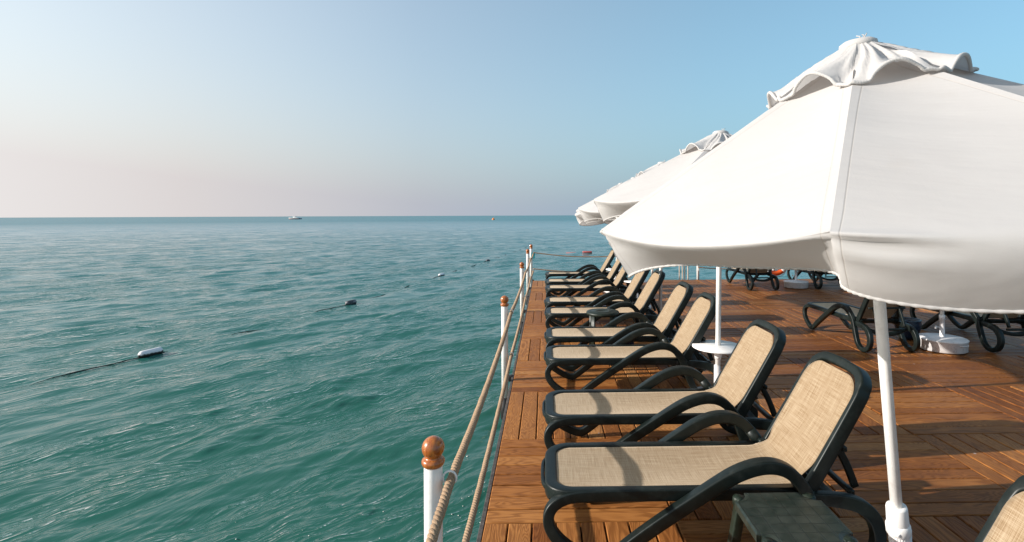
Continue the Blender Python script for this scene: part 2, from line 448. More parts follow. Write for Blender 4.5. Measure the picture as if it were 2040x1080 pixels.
# ------------------------------------------------------------------ deck
DX0, DY1, PAN = -.368, 14.2, 1.122
def build_deck():
    d = MB(); tones = []; rnds = []
    nb = 8; w = PAN / nb; gap = .0044; ch = .0048
    y_ref = 3.018
    r0, r1 = -4, 10; ncol = 13
    for ri in range(r0, r1):
        y0 = y_ref + ri * PAN; y1 = min(y0 + PAN, DY1)
        if y0 > DY1 - .02: continue
        for ci in range(ncol):
            x0 = DX0 + ci * PAN; x1 = x0 + PAN
            alongx = (ri + ci) % 2 == 0
            for b in range(nb):
                if alongx: a = (x0, y0 + b * w, x1, min(y0 + (b + 1) * w, DY1))
                else: a = (x0 + b * w, y0, x0 + (b + 1) * w, y1)
                if a[3] - a[1] < .03: continue
                xa, ya, xb, yb = a[0] + gap, a[1] + gap, a[2] - gap, a[3] - gap
                z = random.gauss(0, .0012); tl = random.gauss(0, .0010)
                zz = lambda x, y: z + (tl if (y > (ya + yb) / 2 if alongx else x > (xa + xb) / 2) else -tl)
                C = [(xa, ya), (xb, ya), (xb, yb), (xa, yb)]
                I = [(xa + ch, ya + ch), (xb - ch, ya + ch), (xb - ch, yb - ch), (xa + ch, yb - ch)]
                vs = [(x, y, zz(x, y)) for x, y in I] + [(x, y, zz(x, y) - ch) for x, y in C] + [(x, y, -.032) for x, y in C]
                fs = [(0, 1, 2, 3)]
                for k in range(4):
                    m = (k + 1) % 4; fs += [(4 + k, 4 + m, m, k), (8 + k, 8 + m, 4 + m, 4 + k)]
                ou, ov = random.uniform(0, 60), random.uniform(0, 60)
                U = lambda p: (p[0] + ou, p[1] + ov) if alongx else (p[1] + ou, p[0] + ov)
                d.add(vs, fs, [[U(vs[q]) for q in f] for f in fs])
                tn = min(1, max(0, random.gauss(.52, .22))); rn = random.random()
                tones += [tn] * len(fs); rnds += [rn] * len(fs)
    o = d.build('deck', M['deck'], smooth=False)
    for nm, arr in (('tone', tones), ('rnd', rnds)):
        at = o.data.attributes.new(nm, 'FLOAT', 'FACE'); at.data.foreach_set('value', arr)
    tag(o, kind='structure')
    s = MB()
    xr = DX0 + ncol * PAN; yb = y_ref + r0 * PAN
    s.box(((DX0 + xr) / 2, (yb + DY1) / 2, -.065), ((xr - DX0) / 2 - .005, (DY1 - yb) / 2 - .005, .03))
    s.cur = 1
    s.box((DX0 - .014, (yb + DY1) / 2, -.12), (.013, (DY1 - yb) / 2, .112), bev=.003)
    s.box(((DX0 + xr) / 2, DY1 + .014, -.12), ((xr - DX0) / 2, .013, .112), bev=.003)
    for py in (-1, 2.6, 6.2, 9.8, 13.6):
        for px in (-.1, 3.5, 7.1, 10.7):
            s.lathe([(.14, -5), (.14, -.09)], 14, (px, py, 0))
        s.box(((DX0 + xr) / 2, py, -.19), ((xr - DX0) / 2 - .06, .06, .09))
    tag(s.build('deck_substructure', [M['under'], M['fascia']], smooth=False), kind='structure')
build_deck()

# ------------------------------------------------------------------ rail posts and ropes
RU, RL = .745, .275        # heights of the two ropes
def build_post(x, y, hb, label, side=1, finial=True, low=-.42, rx=None):
    r = empty('rail_post', (x, y, 0)); tag(r, label, 'post', 'white rail posts along the edges of the deck')
    ax = (1, 0) if side == 1 else (0, -1)
    m = MB(); m.lathe([(.0365, -.19), (.0365, hb - .068), (.034, hb - .062)], 28); m.build('post_tube', M['white'], r)
    m = MB()
    if finial:
        pr = [(.0, hb - .074), (.036, hb - .074), (.0425, hb - .067), (.0465, hb - .058), (.0465, hb - .051), (.043, hb - .044), (.036, hb - .0395)]
        for k in range(15):
            a = -.88 + k * (PI / 2 + .88) / 14; pr.append((max(.0450 * math.cos(a), 0), hb + .0450 * math.sin(a)))
        m.lathe(pr, 32); m.build('finial', M['varnish'], r)
    for hz in (RU, RL):
        m = MB(); c = Vector((ax[0] * .066, ax[1] * .066, hz))
        ring = []
        for k in range(28):
            a = 2 * PI * k / 28
            e1 = Vector((ax[0], ax[1], 0)); ring.append(c + (e1 * math.cos(a) + Vector((0, 0, 1)) * math.sin(a)) * .027)
        m.tube(ring, .0042, 8, True); m.build('ring', M['white'], r)
    m = MB(); m.lathe([(.047, low), (.047, -.188), (.038, -.186)], 20)
    m.box((ax[0] * .055, ax[1] * .055, -.26), (.05 if side == 1 else .03, .03 if side == 1 else .05, .03), bev=.004)
    m.build('bracket', M['black'], r)
    if side == 1:
        m = MB(); m.box((ax[0] * .05, .16, -.03), (.022, .035, .03), bev=.004); m.build('clamp', M['black'], r)
    return r
PX = -.458
build_post(PX, 2.08, .868, 'white rail post with varnished ball nearest the camera')
build_post(PX, 5.64, .880, 'white rail post beside the third lounger, second along the rope')
build_post(PX, 9.66, .882, 'white rail post beside the stool loungers, third along the left rope')
build_post(PX, 12.75, .925, 'white rail post next before the corner post with the teal sign')
build_post(-.42, 14.29, .952, 'white corner post carrying the small teal sign')
FARX = [(2.956, 'plain white post at the far edge left of the swim ladder'), (4.235, 'plain white post at the far edge right of the swim ladder'),
        (6.372, 'plain white far post beside the orange lifebuoy'), (8.9, 'plain white far post behind the right end loungers')]
for fx, lb in FARX: build_post(fx, 14.29, .90, lb, side=2)
sg = MB(); sg.box((0, 0, 0), (.052, .004, .085), bev=.002)
tag(sg.build('sign', M['teal'], loc=(-.365, 14.235, .69), smooth=False), 'small teal sign board hanging on the corner rail post', 'sign')

def rope(name, pts, r, label, group, step=.008, pitch=.094, mat='rope'):
    P = spline(pts, 24); L = [0]
    for a, b in zip(P, P[1:]): L.append(L[-1] + np.linalg.norm(b - a))
    n = int(L[-1] / step); T = np.linspace(0, L[-1], n)
    C = np.stack([np.interp(T, L, [p[i] for p in P]) for i in range(3)], -1)
    tg = np.gradient(C, axis=0); tg /= np.linalg.norm(tg, axis=1, keepdims=True)
    up = np.array([0, 0, 1.]); u = np.cross(tg, up); u /= np.linalg.norm(u, axis=1, keepdims=True); w = np.cross(u, tg)
    m = MB()
    for s in range(4):
        a = 2 * PI * (T / pitch + s / 4)
        jit = 1 + .06 * np.sin(T * 37 + s) + .04 * np.sin(T * 91 + 2 * s)
        Q = C + (u * np.cos(a)[:, None] + w * np.sin(a)[:, None]) * (r * .52)
        m.tube(Q, list(r * .53 * jit), 8)
    return tag(m.build(name, M[mat]), label, 'rope', group)
def sagline(ends, z, sag, x=None):
    pts = []
    for (a, b) in zip(ends, ends[1:]):
        for k in range(6):
            t = k / 6; pts.append((a[0] + (b[0] - a[0]) * t, a[1] + (b[1] - a[1]) * t, z + (a[2] if len(a) > 2 else 0) * (1 - t) - sag * 4 * t * (1 - t)))
    pts.append((ends[-1][0], ends[-1][1], z)); return pts
RX = PX + .070
EN = [(RX, -.5), (RX, 2.08), (RX, 5.64), (RX, 9.66), (RX, 12.75), (-.36, 14.22)]
rope('upper_rope', sagline(EN, RU - .012, .045), .0185, 'thick hemp rope strung through the upper rings along the left edge', 'hemp ropes of the railing')
rope('lower_rope', sagline(EN, RL - .012, .030), .0175, 'hemp rope strung through the lower rings along the left edge', 'hemp ropes of the railing')
E2 = [(-.36, 14.225), (2.956, 14.225)]
rope('upper_rope', sagline(E2, RU + .03, .13), .017, 'upper hemp rope sagging across the far edge behind the last lounger', 'hemp ropes of the railing', .03)
rope('lower_rope', sagline(E2, RL + .05, .10), .017, 'lower hemp rope sagging across the far edge behind the last lounger', 'hemp ropes of the railing', .03)
E3 = [(4.235, 14.225), (6.372, 14.225), (8.9, 14.225), (12.5, 14.225)]
rope('upper_rope', sagline(E3, RU, .06), .017, 'upper hemp rope of the far railing right of the swim ladder', 'hemp ropes of the railing', .03)
rope('lower_rope', sagline(E3, RL + .06, .05), .017, 'lower hemp rope of the far railing right of the swim ladder', 'hemp ropes of the railing', .03)

lad = empty('swim_ladder', (3.83, 14.24, 0)); tag(lad, 'thin metal swim ladder standing in the gap of the far railing', 'ladder')
for sx in (-.075, .075):
    m = MB(); m.tube(spline([(sx, -.12, 0.004), (sx, -.12, .5), (sx, -.08, .72), (sx, .06, .80), (sx, .18, .70), (sx, .2, .3), (sx, .2, -2.0)], 6), .017, 10); m.build('handrail', M['steel'], lad)
for z in (-.3, -.6, -.9, -1.2):
    m = MB(); m.tube([(-.075, .2, z), (.075, .2, z)], .014, 8); m.build('rung', M['steel'], lad)

lb = empty('lifebuoy', (6.33, 14.12, .47)); tag(lb, 'orange lifebuoy ring hanging on the far railing', 'lifebuoy')
RB, rb = .30, .075
m = MB(); pts = [(RB * math.cos(a), 0, RB * math.sin(a)) for a in np.linspace(0, 2 * PI, 48, endpoint=False)]
m.tube(pts, rb, 16, True); m.build('ring', M['orange'], lb)
for k in range(4):
    a0 = PI / 4 + k * PI / 2
    m = MB(); m.tube([(RB * math.cos(a), 0, RB * math.sin(a)) for a in np.linspace(a0 - .11, a0 + .11, 6)], rb + .003, 16); m.build('band', M['white'], lb)
m = MB(); m.tube([((RB + rb + .02 + .02 * math.sin(4 * a)) * math.cos(a), 0, (RB + rb + .02 + .02 * math.sin(4 * a)) * math.sin(a)) for a in np.linspace(0, 2 * PI, 48, endpoint=False)], .007, 6, True); m.build('grab_line', M['rope'], lb)

# ------------------------------------------------------------------ sun lounger (foot at x=0, head towards +x)
HX, HZ, BA, BL = 1.352, .335, math.radians(59.5), .695
def build_lounger():
    root = empty('sun_lounger', (0, 0, 0))
    # x, z, side offset, half thickness in plane, half thickness sideways
    side = [(1.38, .345, .262, .024, .020), (1.10, .357, .262, .031, .020), (.70, .360, .262, .031, .020), (.35, .362, .262, .030, .021), (.17, .360, .264, .028, .022),
            (.085, .346, .268, .027, .023), (.028, .312, .274, .027, .024), (.006, .262, .280, .028, .024), (.018, .205, .286, .028, .024), (.065, .145, .293, .028, .024),
            (.14, .090, .298, .028, .024), (.215, .052, .303, .028, .024), (.275, .040, .305, .030, .024), (.33, .066, .307, .030, .024), (.44, .150, .310, .032, .024), (.58, .248, .313, .033, .024),
            (.72, .340, .316, .033, .025), (.86, .430, .318, .034, .027), (.96, .487, .320, .034, .029), (1.06, .520, .320, .034, .030), (1.15, .522, .318, .033, .030),
            (1.225, .492, .314, .032, .028), (1.285, .432, .308, .031, .026), (1.325, .365, .303, .031, .024), (1.36, .270, .305, .031, .024), (1.405, .160, .310, .030, .024),
            (1.45, .082, .314, .029, .024), (1.52, .038, .316, .029, .024), (1.60, .036, .315, .029, .024), (1.668, .080, .312, .030, .024), (1.692, .160, .306, .033, .024), (1.668, .245, .300, .036, .024),
            (1.60, .305, .294, .036, .023), (1.50, .328, .286, .034, .022), (1.38, .335, .278, .030, .021), (1.27, .340, .270, .028, .020)]
    for sg_ in (-1, 1):
        P = spline(side, 5)
        m = MB(); m.sweep([(p[0], sg_ * p[2], p[1]) for p in P], (0, 1, 0), [p[3] for p in P], [p[4] * 1.12 for p in P], 20)
        m.build('side_frame', M['green'], root)
        # joint sleeve where the arm meets the hinge
        m = MB(); q = [(1.272, sg_ * .302, .448), (1.312, sg_ * .297, .395), (1.340, sg_ * .290, .352)]
        m.tube(q, [.034, .036, .034], 14); m.box((1.335, sg_ * .248, .392), (.030, .022, .022), bev=.012); m.build('hinge_cap', M['green'], root)
    # seat rim
    rim = []; cr = .11; x0, x1, yh = .022, 1.36, .257
    def arc(cx, cy, a0, a1, n=8): return [(cx + cr * math.cos(a), cy + cr * math.sin(a)) for a in np.linspace(a0, a1, n)]
    base = arc(x0 + cr, yh - cr, PI / 2, PI) + arc(x0 + cr, -yh + cr, PI, 1.5 * PI)
    path = [(x1, yh)] + [(x1 - .3 * k, yh) for k in range(1, 4)] + base + [(x1 - .3 * k, -yh) for k in range(3, 0, -1)] + [(x1, -yh)]
    hn = []; pts = []
    for (x, y) in path:
        f = max(0, 1 - x / .16); pts.append((x, y, .360 - .010 * f * f)); hn.append(.0235 + .012 * f)
    m = MB(); m.sweep(pts, (0, 0, 1), hn, [.031 + .004 * max(0, 1 - p[0] / .2) for p in pts], 16)
    # foot lip with the handle slot
    lip = [(-.004 + .30 * (y / .2) ** 4 * .1, y, .318) for y in np.linspace(-.20, .20, 13)]
    m.sweep(lip, (0, 0, 1), .012, .020, 12)
    m.build('seat_frame', M['green'], root)
    m = MB(); hp = spline([(.03, .185, .345), (.0, .16, .348), (-.022, .10, .350), (-.026, 0, .351), (-.022, -.10, .350), (.0, -.16, .348), (.03, -.185, .345)], 5)
    m.sweep(hp, (0, 0, 1), .009, .013, 12); m.build('handle', M['green'], root)
    # sling: one cloth from foot to head
    nS, nT = 74, 22; ca, sa = math.cos(BA), math.sin(BA)
    x_end = 1.235
    def centre(s):
        if s < x_end: return (s, .377 + .0, 0.0)
        # bend
        rad = .16; q = (s - x_end); tot = BA * rad
        if q < tot:
            a = q / rad; return (x_end + rad * math.sin(a), .377 + rad * (1 - math.cos(a)), a)
        e = q - tot
        return (x_end + rad * sa + e * ca, .377 + rad * (1 - ca) + e * sa, BA)
    bx, bz, _ = centre(x_end + BA * .16)
    # length so that the top end is just below the head rail
    top_len = BL - .040 - ((bx - HX) * ca + (bz - HZ) * sa)
    S1 = x_end + BA * .16 + top_len; S0 = .044
    def halfw(s):
        w = .241; r = .10
        d = s - S0
        if d < r: w = .241 - r + math.sqrt(max(0, r * r - (r - d) ** 2))
        d = S1 - s
        if d < r + .02: R2 = r + .02; w = .241 - R2 + math.sqrt(max(0, R2 * R2 - (R2 - d) ** 2))
        k = math.exp(-((s - 1.365) / .055) ** 2); w -= .030 * k
        return max(w, .02)
    ss = list(S0 + .14 * (np.linspace(0, 1, 12) ** 1.8)) + list(np.linspace(S0 + .16, S1 - .16, nS - 24)) + list(S1 - .14 * (np.linspace(1, 0, 12) ** 1.8))
    G = []; UV = []
    for s in ss:
        x, z, a = centre(s); nx, nz = -math.sin(a), math.cos(a); w = halfw(s); row = []; ur = []
        sg2 = .026 * math.sin(PI * min(1, max(0, (s - S0) / (1.285 - S0)))) + (.018 * math.sin(PI * min(1, max(0, (s - 1.41) / (S1 - 1.41)))) if s > 1.41 else 0)
        for t in np.linspace(-1, 1, nT):
            d = -sg2 * (1 - t * t); row.append((x + nx * d, t * w, z + nz * d)); ur.append((s, t * w + 3))
        G.append(row); UV.append(ur)
    m = MB(); m.grid(G, .004, UV); sl = m.build('sling', M['sling'], root)
    # welt round the cloth
    ring = [r[0] for r in G] + [p for p in G[-1][1:-1]] + [r[-1] for r in reversed(G)] + [p for p in reversed(G[0][1:-1])]
    m = MB(); m.tube(ring, .0034, 6, True); m.build('welt', M['sling'], sl)
    # back frame
    def bp(v, y, d=0): return (HX + v * ca + d * sa, y, HZ + v * sa - d * ca)
    fw = .258; rc = .125
    path = [(.0, fw), (.2, fw), (.42, fw - .002), (BL - rc - .02, fw - .006)]
    path += [(BL - rc + rc * math.sin(a), fw - .008 - rc + rc * math.cos(a)) for a in np.linspace(.15, PI / 2 - .12, 7)]
    path += [(BL + .004, .07), (BL + .006, 0)]
    full = path + [(v, -y) for v, y in reversed(path[:-1])]
    P = spline([(v, y, .027 if (v > BL - .06) else .0175) for v, y in full], 4)
    m = MB(); m.sweep([bp(p[0], p[1], -.010) for p in P], lambda i: (sa, 0, -ca), [p[2] for p in P], .036, 20, cr=.5)
    m.sweep([bp(.05, y, .015 + .012 * (1 - (y / fw) ** 2)) for y in np.linspace(-fw, fw, 13)], lambda i: (sa, 0, -ca), .028, .012, 12)
    m.build('back_frame', M['green'], root)
    # adjustable stay behind the back
    m = MB()
    a0 = Vector(bp(.30, 0, .05)); a1 = Vector((1.655, 0, .335))
    for y in (-.17, .17):
        st = [(*(a0 + (a1 - a0) * t + Vector((.006 * math.sin(PI * t), 0, .006 * math.sin(PI * t)))), ) for t in np.linspace(0, 1, 12)]
        m.sweep([(p[0], y, p[2]) for p in st], (0, 1, 0), .019, .013, 12)
    m.sweep([(a0.x + .01, y, a0.z) for y in np.linspace(-.245, .245, 8)], (0, 0, 1), .013, .013, 10)
    m.sweep([(a1.x - .02, y, a1.z - .03) for y in np.linspace(-.18, .18, 6)], (0, 0, 1), .014, .014, 10)
    m.build('back_stay', M['green'], root)
    # cross members, bowed down between the two sides
    for (cx, cz, dip) in ((1.545, .315, .085),):
        m = MB(); m.sweep([(cx + .02 * (1 - (y / .29) ** 2), y, cz - dip * (1 - (y / .29) ** 2)) for y in np.linspace(-.285, .285, 15)], (1, 0, 0), .024, .030, 14)
        m.build('crossbar', M['green'], root)
    return root
proto = build_lounger()
LG = [  # x, y, rz, apron, label
    (-.065, 1.44, 0, 0, 'beige green lounger at the right bottom corner, only its backrest in frame'),
    (.000, 2.905, 0, 0, 'beige green lounger behind the square table, nearest whole one'),
    (.000, 3.870, 0, 0, 'beige green lounger second from the camera, in front of the pole table'),
    (.004, 5.305, 0, 1, 'beige green lounger just behind the nearest round pole table'),
    (.006, 6.215, 0, 0, 'beige green lounger just in front of the round dark stool'),
    (.004, 7.640, 0, 1, 'beige green lounger just behind the round dark stool'),
    (-.006, 8.640, 0, 0, 'beige green lounger second behind the round dark stool'),
    (.008, 10.19, 0, 1, 'beige green lounger third from the far end of the left row'),
    (-.004, 11.20, 0, 0, 'beige green lounger next to last at the far end of the left row'),
    (.000, 12.66, 0, 0, 'beige green lounger last at the far end of the left row, under the rope'),
    (4.43, 8.19, -PI / 2, 0, 'green lounger seen from behind, left of the blue pot'),
    (6.14, 8.12, -PI / 2 - .02, 0, 'green lounger seen from behind, right of the nearer white drum base'),
    (5.10, 13.67, -PI / 2 + .02, 0, 'green lounger seen from behind, left of the lifebuoy and far drum'),
    (6.81, 13.76, -PI / 2, 0, 'green lounger seen from behind, right of the far white drum base'),
    (8.46, 13.90, -PI / 2, 0, 'green lounger at the far edge, mostly hidden by the nearest canopy'),
]
for i, (x, y, rz, ap, lbl) in enumerate(LG):
    o = proto if i == 0 else copy_tree(proto)
    o.location = (x, y, .001); o.rotation_euler = (0, 0, rz + (0 if i < 2 else random.uniform(-.013, .013)))
    tag(o, lbl, 'sun lounger', 'sun loungers on the deck')

# ------------------------------------------------------------------ umbrellas
UL, UR, UD, UPH = 2.5575, 1.237, .6526, 3.2873
CAPV = .32
def canopy_mesh():
    m = MB(); hem = []; NU = 22
    wind = np.array([-.93, -.37])
    for k in range(8):
        a0 = UPH + k * PI / 4; a1 = a0 + PI / 4; am = a0 + PI / 8
        c0 = np.array([math.cos(a0), math.sin(a0)]); c1 = np.array([math.cos(a1), math.sin(a1)]); fc = np.array([math.cos(am), math.sin(am)])
        p = min(1, max(0, (fc @ wind - .45) / .40)); p = p * p * (3 - 2 * p)
        cols = []
        for iu in range(NU + 1):
            u = .5 - .5 * math.cos(PI * iu / NU); g = 4 * u * (1 - u); ed = min(u, 1 - u)
            dch = c0 * (1 - u) + c1 * u; col = []
            def pt(v):
                q = UR * v * dch; ext = (.074 * p + .034 * (1 - p)) * g * v ** 5
                z = UL - UD * v - .022 * g * math.sin(PI * v) - ext * .56
                z -= .006 * math.exp(-ed / .02) * 0
                q = q + fc * ext * .83; return np.array([q[0], q[1], z])
            vs = list(np.linspace(.12, .94, 18)) + [.96, .975, .988, 1.0]
            for v in vs: col.append(pt(v))
            E = pt(1.0); T = pt(1.0) - pt(.97); T /= np.linalg.norm(T)
            rad = dch / np.linalg.norm(dch)
            gg = g ** .55 * (1 - p) + (g ** .30 if u > .5 else g ** .75) * p
            ct = abs(u - 1) if k == 0 else (u if k == 1 else None)   # the pulled-in corner
            cd, ci = (.212, .092) if ct is None or ct > .5 else (.165, .125)
            di = ci * (1 - gg) + (p * .185 + (1 - p) * -.015) * gg
            dd = cd * (1 - gg) + (p * .100 + (1 - p) * .246) * gg
            H = E + np.array([-rad[0] * di, -rad[1] * di, -dd])
            ln = np.linalg.norm(H - E); sf = (.12 * p + .45 * (1 - p)) * (.4 + .6 * gg); C = E + T * ln * sf + np.array([0, 0, -.02 * sf])
            for w in (.04, .1, .17, .25, .34, .44, .54, .64, .74, .84, .92, 1.0):
                q = (1 - w) ** 2 * E + 2 * w * (1 - w) * C + w * w * H
                wr = .0042 * math.exp(-ed / .07) * math.sin(34 * w + 2.1 * k) + .0065 * math.exp(-((ed - .10) / .12) ** 2) * math.sin(9 * w + k) * math.sin(PI * w)
                wr += .004 * math.sin(7 * u + 2 * k) * w * w + .0025 * math.sin(19 * u + 5 * k) * w
                wr += (1 - p) * .021 * math.exp(-((u - .10) / .13) ** 2) * math.sin(15 * w - 5 * u + .6) * (1 - w) ** .6 + (1 - p) * .008 * math.exp(-((u - .88) / .12) ** 2) * math.sin(13 * w + 5 * u) * (1 - w)
                q = q + np.array([rad[0], rad[1], .15]) * wr
                col.append(q)
            cols.append(col)
        chord = 2 * UR * math.sin(PI / 8); uvs = []
        for iu in range(NU + 1):
            u = .5 - .5 * math.cos(PI * iu / NU)
            uvs.append([(min(u, 1 - u) * chord * max(.12, min(1, (q - 0) / 21.0)), .07 * q) for q in range(len(cols[0]))])
        m.grid(cols, UV=uvs); hem += [c[-1] for c in cols[:-1]]
    n = len(hem); P = spline(hem, 5, True)
    m.tube(P, [.0056 + .0012 * math.sin(i * 2.1) for i in range(len(P))], 7, True)
    # rib seams: thin raised tapes
    for k in range(8):
        a = UPH + k * PI / 4; c, s = math.cos(a), math.sin(a)
        m.lathe([(.0, -.022), (.009, -.020), (.010, -.010), (0, -.006)], 10, (UR * c * .985, UR * s * .985, UL - UD + .004))
    me = m.build('canopy', M['canvas'])
    return me
def cap_mesh():
    m = MB(); hem = []; NU = 20
    for k in range(8):
        a0 = UPH + k * PI / 4; a1 = a0 + PI / 4
        c0 = np.array([math.cos(a0), math.sin(a0)]); c1 = np.array([math.cos(a1), math.sin(a1)]); cols = []
        hgt = .060 + .012 * math.sin(2.4 * k + 1); su = .03 * math.sin(3.1 * k)
        for iu in range(NU + 1):
            u = iu / NU; dch = c0 * (1 - u) + c1 * u; col = []
            uu = min(1, max(0, (u - .20 - su) / .60)); ar = math.sin(PI * uu) ** .85 if 0 < uu < 1 else 0
            for iv, f in enumerate(np.linspace(0, 1, 14)):
                v = .055 + (CAPV - .055) * f
                z = UL - UD * v + .012 + .026 * (1 - f) ** 1.5 + ar * hgt * f ** 2.2
                z += .013 * math.sin(PI * f) * math.sin(9 * u + 3 * k + 4 * f) + .008 * math.sin(21 * u + 6 * f + k) * f * (1 - f) * 3 + .006 * math.sin(31 * u + 11 * f + 2 * k) * math.sin(PI * f) + .007 * math.sin(13 * u - 8 * f + 5 * k) * f ** 2 * (1 - ar)
                r = UR * v * (1 + .04 * ar * f)
                col.append((dch[0] * r, dch[1] * r, z))
            cols.append(col)
        m.grid(cols); hem += [c[-1] for c in cols[:-1]]
    P = spline(hem, 4, True)
    m.tube(P, [.0072 + .0008 * math.sin(i * 2.4) + .0008 * math.sin(i * .31) for i in range(len(P))], 8, True)
    m.lathe([(.078, UL - .012), (.074, UL + .012), (.055, UL + .024), (.02, UL + .027), (0, UL + .028)], 16)
    for k in range(3):
        a = .5 * k - .3; m.tube([(.02 * math.cos(a), .02 * math.sin(a), UL + .025), (.035 * math.cos(a), .035 * math.sin(a), UL + .045), (.045 * math.cos(a + .4), .045 * math.sin(a + .4), UL + .052)], .0025, 5)
    return m.build('vent_cap', M['canvas'])
def tilt_matrix(tx, ty, base=(0, 0, 0), rot=0):
    ax = Vector((tx, ty, 1)).normalized(); e1 = (Vector((1, 0, 0)) - ax * ax.x).normalized(); e2 = ax.cross(e1)
    R = Matrix((e1, e2, ax)).transposed()
    return (R @ Matrix.Rotation(rot, 3, 'Z')).to_4x4()
UPARTS = {}
def uparts():
    UPARTS['canopy'] = canopy_mesh(); UPARTS['vent_cap'] = cap_mesh()
    m = MB(); m.lathe([(.0245, .10), (.0245, UL - .03)], 22); UPARTS['pole'] = m.build('pole', M['white'])
    m = MB(); m.lathe([(.045, 1.55), (.05, 1.56), (.05, 1.62), (.035, 1.64), (.035, 1.70)], 16); UPARTS['runner'] = m.build('runner', M['plastic_white'])
    for k in range(8):
        a = UPH + k * PI / 4; c, s = math.cos(a), math.sin(a)
        m = MB(); m.tube([(UR * v * c, UR * v * s, UL - UD * v - .014) for v in (.03, .5, .985)], .007, 8); UPARTS['rib%d' % k] = m.build('rib', M['steel'])
        m = MB(); m.tube([(.045 * c, .045 * s, 1.60), (UR * .52 * c, UR * .52 * s, UL - UD * .52 - .018)], .006, 8); UPARTS['strut%d' % k] = m.build('strut', M['steel'])
    m = MB(); m.lathe([(.030, .535), (.24, .530), (.245, .518), (.245, .512), (.236, .508), (.05, .500), (.046, .47), (.034, .43), (.030, .40)], 48); UPARTS['table_top'] = m.build('table_top', M['plastic_white'])
    m = MB(); m.lathe([(.0, .004), (.272, .004), (.278, .012), (.278, .040), (.268, .050), (.06, .058), (.034, .062), (.030, .34), (.0, .34)], 40); UPARTS['base_plate'] = m.build('base_plate', M['drum'])
    m = MB(); m.lathe([(0, .012), (.262, .012), (.272, .02), (.275, .140), (.283, .146), (.283, .156), (.272, .163), (.05, .178), (.029, .18), (.029, .40), (.034, .40), (.034, .46), (0, .46)], 48)
    UPARTS['base_drum'] = m.build('base_drum', M['drum'])
    m = MB(); m.tube(spline([(.02, -.276, .115), (.03, -.305, .118), (.12, -.280, .118), (.13, -.25, .115)], 5), .006, 8)
    UPARTS['carry_handle'] = m.build('carry_handle', M['drum'])
    m = MB(); m.tube([(-.03, 0, .30), (-.075, 0, .30)], .006, 8); m.box((-.085, 0, .30), (.012, .006, .018), bev=.004); UPARTS['clamp_knob'] = m.build('clamp_knob', M['drum'])
    m = MB(); m.lathe([(.030, .05), (.036, .06), (.042, .33), (.043, .335)], 96, flute=24, fl=.03)
    m.lathe([(.043, .33), (.0505, .335), (.0505, .372), (.046, .378), (.0445, .380)], 36); m.lathe([(.0445, .38), (.0455, .383), (.0435, .452), (.041, .462), (.027, .462)], 36)
    m.box((.052, .018, .352), (.006, .006, .006), bev=.002); m.box((-.030, -.043, .352), (.006, .006, .006), bev=.002)
    UPARTS['holder'] = m.build('holder', M['plastic_white'])
uparts()
used = set()
def umbrella(x, y, tx, ty, label, rot=0, table=False, drum=False, holder=False, lift=0.0, span=1.0):
    root = empty('parasol', (x, y, 0)); tag(root, label, 'parasol', 'white canvas parasols on the deck')
    Mx = tilt_matrix(tx, ty, rot=rot); Ml = Matrix.Translation((0, 0, lift)) @ Matrix.Diagonal((span, span, 1, 1))
    def put(key, tilt=True):
        src = UPARTS[key]
        if key in used:
            o = src.copy(); COL.objects.link(o)
        else:
            o = src; used.add(key)
        o.parent = root
        if tilt: o.matrix_local = Mx @ (Ml if key not in ('pole', 'table_top', 'holder', 'runner') else Matrix.Identity(4))
        return o
    cn = put('canopy'); put('vent_cap'); put('pole'); put('runner')
    for k in range(8): put('rib%d' % k); put('strut%d' % k)
    if table: put('table_top')
    if drum:
        b = put('base_drum', False); h = put('carry_handle', False); h.parent = b
        kn = put('clamp_knob', False); kn.parent = b
    else: put('base_plate', False)
    if holder: put('holder')
    return root
umbrella(1.658, 2.357, -.1126, -.0504, 'largest white canvas parasol in the foreground on a leaning pole', holder=True)
umbrella(1.655, 4.96, .016, 0.0, 'white parasol second in the row, its pole through the nearest round table', rot=-.05, table=True, lift=.03)
umbrella(1.690, 7.65, .010, -.05, 'white parasol third in the row, its bare pole behind the round stool', rot=-.10)
umbrella(1.750, 9.95, -.012, 0, 'white parasol fourth in the row, mostly hidden behind the third', rot=.30, table=True, lift=-.05, span=.97)
umbrella(1.605, 12.0, .06, 0, 'white parasol last in the left row, its table beside the farthest loungers', rot=.32, table=True, lift=-.03, span=.84)
umbrella(5.235, 6.70, 0, 0, 'white parasol on the nearer white drum base at the right', rot=.2, drum=True)
umbrella(6.125, 12.50, 0, 0, 'white parasol with small table on the far white drum base', rot=.3, drum=True, table=True)

